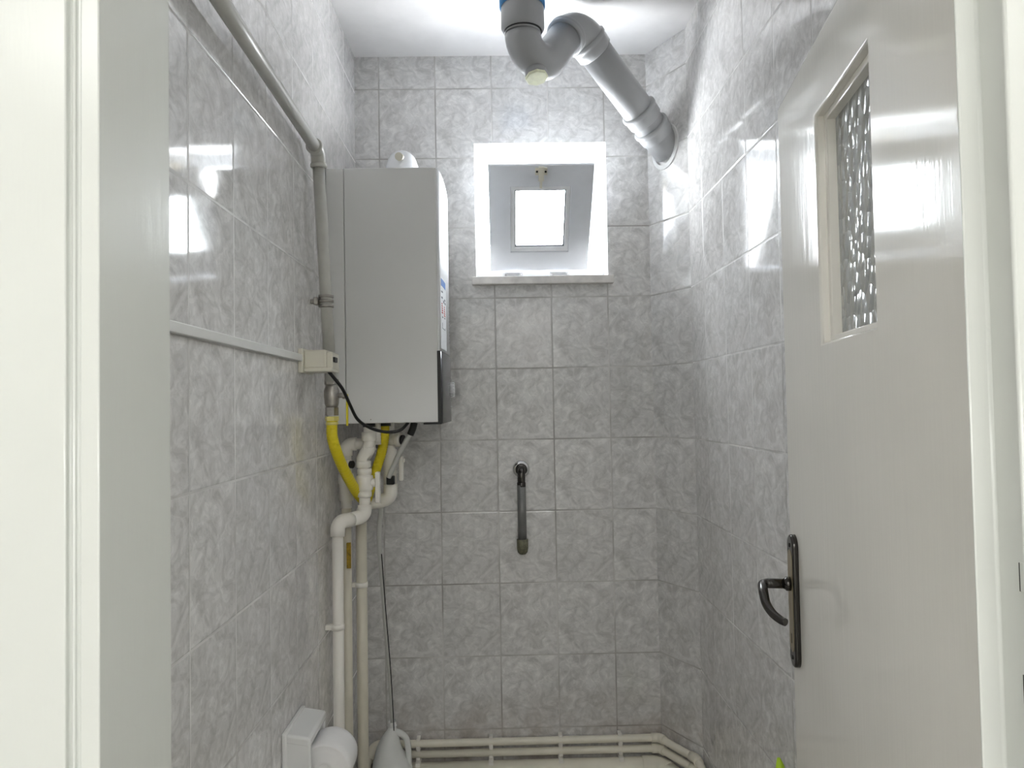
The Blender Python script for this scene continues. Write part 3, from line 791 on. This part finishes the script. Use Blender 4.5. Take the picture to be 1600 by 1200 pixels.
# rough mortar where it enters the corner
bm = B(); rr = []
nrm = V(-chd.y, chd.x, 0); nrm = nrm if nrm.y < 0 else -nrm
hit = CH0 + chd*((CH1-CH0).length*.52) ; 
k = (CH0-W2).dot(nrm)/dgo.dot(nrm); hit = W2+dgo*k
e1 = (dgo - nrm*dgo.dot(nrm)).normalized(); e2 = nrm.cross(e1)
ra = R0/abs(dgo.dot(nrm)); n = 40
inner, outer, edge = [], [], []
for q in range(n):
    a = 2*PI*q/n; ca, sa = math.cos(a), math.sin(a)
    j = 1+.10*random.random()
    inner.append(bm.verts.new(hit+e1*ca*ra*.98+e2*sa*R0*.98+nrm*.006)); outer.append(bm.verts.new(hit+e1*ca*(ra+.012*j)+e2*sa*(R0+.012*j)+nrm*.004)); edge.append(bm.verts.new(hit+e1*ca*(ra+.014*j)+e2*sa*(R0+.014*j)-nrm*.002))
for q in range(n):
    q2 = (q+1) % n
    bm.faces.new((inner[q], inner[q2], outer[q2], outer[q])); bm.faces.new((outer[q], outer[q2], edge[q2], edge[q]))
obj('mortar_ring', bm, 'plaster', wp)

# ---------------------------------------------------------------- short tap pipe on the back wall
tap = thing('wall_outlet_pipe', 'short grey pipe hanging from a round chrome rosette on the back wall', 'pipe', (.0690, YB, 1.209))
bm = B(); lathe(bm, [(.030, 0), (.030, .003), (.024, .010), (.019, .011)], (.0705, YB, 1.209), (0, -1, 0), 32); obj('rosette', bm, 'chrome', tap)
bm = B(); lathe(bm, [(.0205, 0), (.0205, .016), (.014, .018)], (.0705, YB-.010, 1.209), (0, -1, 0), 28); 
tube(bm, fillet([(.0705, YB-.012, 1.209), (.0700, YB-.046, 1.209), (.0690, YB-.046, 1.150)], .018, 8), .0135, 20); union(bm, (.0692, YB-.046, 1.150), .0150, .018)
obj('elbow', bm, 'bronze_dark', tap)
bm = B(); tube(bm, [(.0690, YB-.046, 1.158), (.0695, YB-.044, .960)], .0150, 22); obj('tube', bm, 'tap_grey', tap)
bm = B(); lathe(bm, [(.0195, 0), (.0195, -.030), (.017, -.044), (.011, -.051), (0, -.053)], (.0695, YB-.044, .972), (0, 0, 1), 24); obj('end_cap', bm, 'tap_cap', tap)

# ---------------------------------------------------------------- base pipes round the foot of the walls
def wall_path(off, z, xl, yr):
    p0 = CH0 - V(-nrm.x, -nrm.y, 0)*off
    nn = nrm
    a = CH0 + nn*off
    s = (YB-off-a.y)/chd.y; c1 = a+chd*s
    s2 = (XR-off-a.x)/chd.x; c2 = a+chd*s2
    return [V(xl, YB-off, z), V(c1.x, c1.y, z), V(c2.x, c2.y, z), V(XR-off, yr, z)]
for nm, r, z, off, lab_, left_down in (('base_pipe', .0125, .2785, .0225, 'cream pipe along the foot of the back wall, uppermost of three', True), ('base_pipe', .0125, .2425, .0225, 'cream pipe along the foot of the back wall, middle of three', False), ('base_pipe', .033, .186, .0345, 'fat cream pipe along the foot of the back wall, lowest of three', False)):
    P = wall_path(off, z, -.452, {.2785: 1.82, .2425: 1.87}.get(z, 1.95)); P.append(P[-1]+V(0, 0, -z+.002))
    bp = thing(nm, lab_, 'pipe', (.0, YB-off, z))
    bm = B(); 
    pp = P
    if left_down: pp = [V(-.462, 2.20, z-.12), V(-.462, YB-off-.03, z-.02)] + [V(-.445, YB-off, z)] + P[1:]
    tube(bm, fillet(pp, .025 if r < .02 else .05, 6), r, 20); obj('pipe', bm, 'base_pipe', bp)
    f = 1.0
    for ci, c in enumerate(P[1:4]):
        d1 = (P[ci]-c).normalized(); d2 = (P[ci+2]-c).normalized(); le = .026 if r < .02 else .055
        bm = B(); tube(bm, fillet([c+d1*le, c, c+d2*le], .02 if r < .02 else .05, 6), r+.0032, 22); obj('elbow_fitting', bm, 'base_pipe', bp)
    if left_down:
        bm = B(); tube(bm, fillet([V(-.405, YB-off, z), V(-.452, YB-off, z), V(-.460, YB-off-.05, z-.03)], .03, 8), r+.0035, 22); obj('elbow_fitting', bm, 'base_pipe', bp)
    for cx in (-.300, -.051, .188, .394):
        if r < .02:
            bm = B(); box(bm, cx-.0065, cx+.0065, YB-off-r-.0015, YB-.0005, z-r-.0005, z-r+.004, .0008); box(bm, cx-.0065, cx+.0065, YB-off-r*.4, YB-.0005, z+r-.003, z+r+.006, .001)
            box(bm, cx-.0065, cx+.0065, YB-off-r-.002, YB-off-r*.6, z-r-.001, z-r+.008, .0008)
            obj('pipe_clip', bm, 'ppr', bp)
    if r > .02:
        for cx in (-.300, -.051, .188, .394):
            bm = B(); box(bm, cx-.008, cx+.008, YB-off-r*.55, YB-.0005, z+r*.80, z+r+.006, .001); obj('pipe_clip', bm, 'ppr', bp)

# ---------------------------------------------------------------- jug
jug = thing('plastic_jug', 'milky white plastic jug with a moulded handle at the foot of the back wall', 'jug', (-.37, 2.42, 0))
bm = B(); seg = 32
secs = [(z, (l+r)/2, (r-l)/2, d) for z, l, r, d in ((0.000, -.434, -.312, .052), (.012, -.441, -.305, .060), (.20, -.441, -.305, .062), (.247, -.4375, -.309, .061), (.262, -.436, -.3135, .060), (.281, -.4335, -.323, .057), (.300, -.429, -.336, .053), (.319, -.423, -.343, .048), (.337, -.4155, -.348, .042), (.353, -.406, -.351, .034), (.366, -.396, -.3535, .025), (.375, -.3890, -.356, .0185), (.381, -.3855, -.3585, .0140), (.402, -.3850, -.3590, .0130))]
rings_ = []
for z, cx, ax_, ay_ in secs:
    rr = []
    for k in range(seg):
        a = 2*PI*k/seg; e = .75 if z < .3 else 1.0
        ca, sa = math.cos(a), math.sin(a)
        rr.append(bm.verts.new((cx+ax_*math.copysign(abs(ca)**e, ca), 2.42+ay_*math.copysign(abs(sa)**e, sa), z)))
    rings_.append(rr)
for a, b in zip(rings_, rings_[1:]):
    for k in range(seg): bm.faces.new((a[k], a[(k+1) % seg], b[(k+1) % seg], b[k])).smooth = True
bm.faces.new(rings_[0][::-1])
inn = [bm.verts.new((-.372+(v.co.x+.372)*.82, 2.42+(v.co.y-2.42)*.8, .402)) for v in rings_[-1]]
low = [bm.verts.new((v.co.x, v.co.y, .365)) for v in inn]
for k in range(seg):
    k2 = (k+1) % seg
    bm.faces.new((rings_[-1][k], rings_[-1][k2], inn[k2], inn[k])); bm.faces.new((inn[k], inn[k2], low[k2], low[k])).smooth = True
obj('body', bm, 'jug', jug)
bm = B()
hp = smooth_path([(-.374, 2.42, .364), (-.356, 2.42, .366), (-.338, 2.42, .358), (-.3250, 2.42, .342), (-.3200, 2.42, .310), (-.3190, 2.42, .270), (-.3210, 2.42, .225), (-.340, 2.42, .19)], 6)
tube(bm, hp, [.0125-.0028*min(1, k/16) for k in range(len(hp))], 18); obj('handle', bm, 'jug', jug)
bm = B(); lathe(bm, [(.0128, 0), (.0148, .001), (.0148, .004), (.0128, .005)], (-.372, 2.42, .386), (0, 0, 1), 28); obj('neck_ring', bm, 'jug', jug)

# ---------------------------------------------------------------- toilet roll holder and roll
th = thing('toilet_roll_holder', 'white ceramic toilet roll holder on the left wall', 'holder', (XL, 1.71, .55))
hx = -.4335
bm = B(); box(bm, XL, XL+.012, 1.6345, 1.7925, .545, .714, .004, 3); obj('backplate', bm, 'ceramic', th)
bm = B()
vs = box(bm, XL+.002, hx, 1.637, 1.790, .690, .7125, .006, 3)
for v in bm.verts: v.co.z -= (v.co.x-XL)*.17 
obj('hood', bm, 'ceramic', th)
for ya, yb in ((1.637, 1.655), (1.772, 1.790)):
    bm = B(); vs = box(bm, XL+.002, hx-.0006, ya+.0006, yb-.0006, .56, .703, .004, 3)
    for v in bm.verts:
        if v.co.z > .65: v.co.z -= (v.co.x-XL)*.17
    obj('cheek', bm, 'ceramic', th)
bm = B(); tube(bm, [(-.411, 1.6665, .6165), (-.411, 1.772, .6165)], .0100, 16); obj('spindle', bm, 'ceramic', th)
roll = thing('toilet_roll', 'white toilet roll hanging in the ceramic holder', 'toilet roll', (-.4110, 1.7135, .567))
bm = B(); lathe(bm, [(.013, .002), (.025, .0005), (.026, .0022), (.034, .0003), (.035, .002), (.044, .0002), (.045, .002), (.054, .000), (.0578, .003), (.0586, .03), (.0575, .06), (.0584, .08), (.058, .095), (.055, .098), (.013, .098), (.013, .002)], (-.4110, 1.6645, .6165), (0, 1, 0), 48)
bmesh.ops.remove_doubles(bm, verts=bm.verts[:], dist=.00001)
obj('paper', bm, 'paper', roll)
bm = B(); lathe(bm, [(.0115, .001), (.013, .001), (.013, .097), (.0115, .097), (.0115, .001)], (-.4110, 1.6645, .6165), (0, 1, 0), 24); bmesh.ops.remove_doubles(bm, verts=bm.verts[:], dist=.00001); obj('core', bm, 'paper', roll)

# ---------------------------------------------------------------- green-tipped handle by the door edge
br = thing('brush_handle', 'lime green tip of a long handle poking up beside the open door', 'brush', (.600, 1.60, 0))
bm = B(); tube(bm, [(.602, 1.60, .155), (.600, 1.60, .555)], .009, 14); obj('stick', bm, 'trunk', br)
bm = B(); tube(bm, [(.600, 1.60, .54), (.600, 1.60, .60), (.599, 1.60, .632), (.596, 1.60, .650)], [.0105, .0105, .0095, .0035], 14); obj('grip', bm, 'lime', br)
bm = B(); box(bm, .585, .615, 1.52, 1.68, .05, .16, .008); obj('brush_head', bm, 'lime', br)
bm = B()
for k in range(12): box(bm, .590, .610, 1.524+.013*k, 1.534+.013*k, 0, .052)
tag(obj('bristles', bm, 'trunk', br), kind='stuff')

# ---------------------------------------------------------------- unseen fill lamp added in the hall, widened to light the side walls
M['fill_glow'] = emis('fill_glow', (1.0, 1.0, .99), 11.5)
lamp = thing('hall_fill_lamp', 'long unseen fill lamp added under the hall ceiling to light the room', 'lamp', (.05, -1.2, ZC))
bm = B(); box(bm, -1.52, 1.55, -1.42, -.98, ZC-.03, ZC, .006); obj('base', bm, 'pvc_white', lamp)
bm = B(); box(bm, -1.49, 1.52, -1.40, -1.00, ZC-.09, ZC-.031, .02, 3); obj('glow_panel', bm, 'fill_glow', lamp)

# ---------------------------------------------------------------- sky and camera
wd = bpy.data.worlds.new('sky'); scene.world = wd; wd.use_nodes = True
bg = wd.node_tree.nodes['Background']; bg.inputs[0].default_value = (.93, .97, 1.0, 1); bg.inputs[1].default_value = 49.0
la = bpy.data.lights.new('window_portal', 'AREA'); la.shape = 'RECTANGLE'; la.size = WX1-WX0; la.size_y = WZ1-WZ0
la.cycles.is_portal = True
lo = bpy.data.objects.new('window_portal', la); C.objects.link(lo)
lo.location = ((WX0+WX1)/2, YB+.19, (WZ0+WZ1)/2); lo.rotation_euler = (-PI/2, 0, 0)

cam = bpy.data.cameras.new('camera'); co = bpy.data.objects.new('camera', cam); C.objects.link(co)
cam.sensor_fit = 'HORIZONTAL'; cam.sensor_width = 36; cam.lens = 36*1132.65/1600; cam.clip_start = .02
Fw, Rt, Up = V(.0172, .9994, .0304), V(.9997, -.0166, -.018), V(.0175, -.0307, .9994)
Fw.normalize(); Rt = (Rt-Fw*Rt.dot(Fw)).normalized(); Up = Rt.cross(Fw)
co.matrix_world = Matrix(((Rt.x, Up.x, -Fw.x, 0), (Rt.y, Up.y, -Fw.y, 0), (Rt.z, Up.z, -Fw.z, 1.43), (0, 0, 0, 1)))
scene.camera = co
scene.view_settings.view_transform = 'Standard'; scene.view_settings.look = 'None'
scene.view_settings.gamma = 1; scene.view_settings.use_curve_mapping = False
scene.view_settings.exposure = 0.0
scene.cycles.max_bounces = 10; scene.cycles.diffuse_bounces = 5; scene.cycles.glossy_bounces = 4
scene.cycles.transmission_bounces = 6; scene.cycles.transparent_max_bounces = 8
for o in scene.objects:
    if '_o' in o: del o['_o']
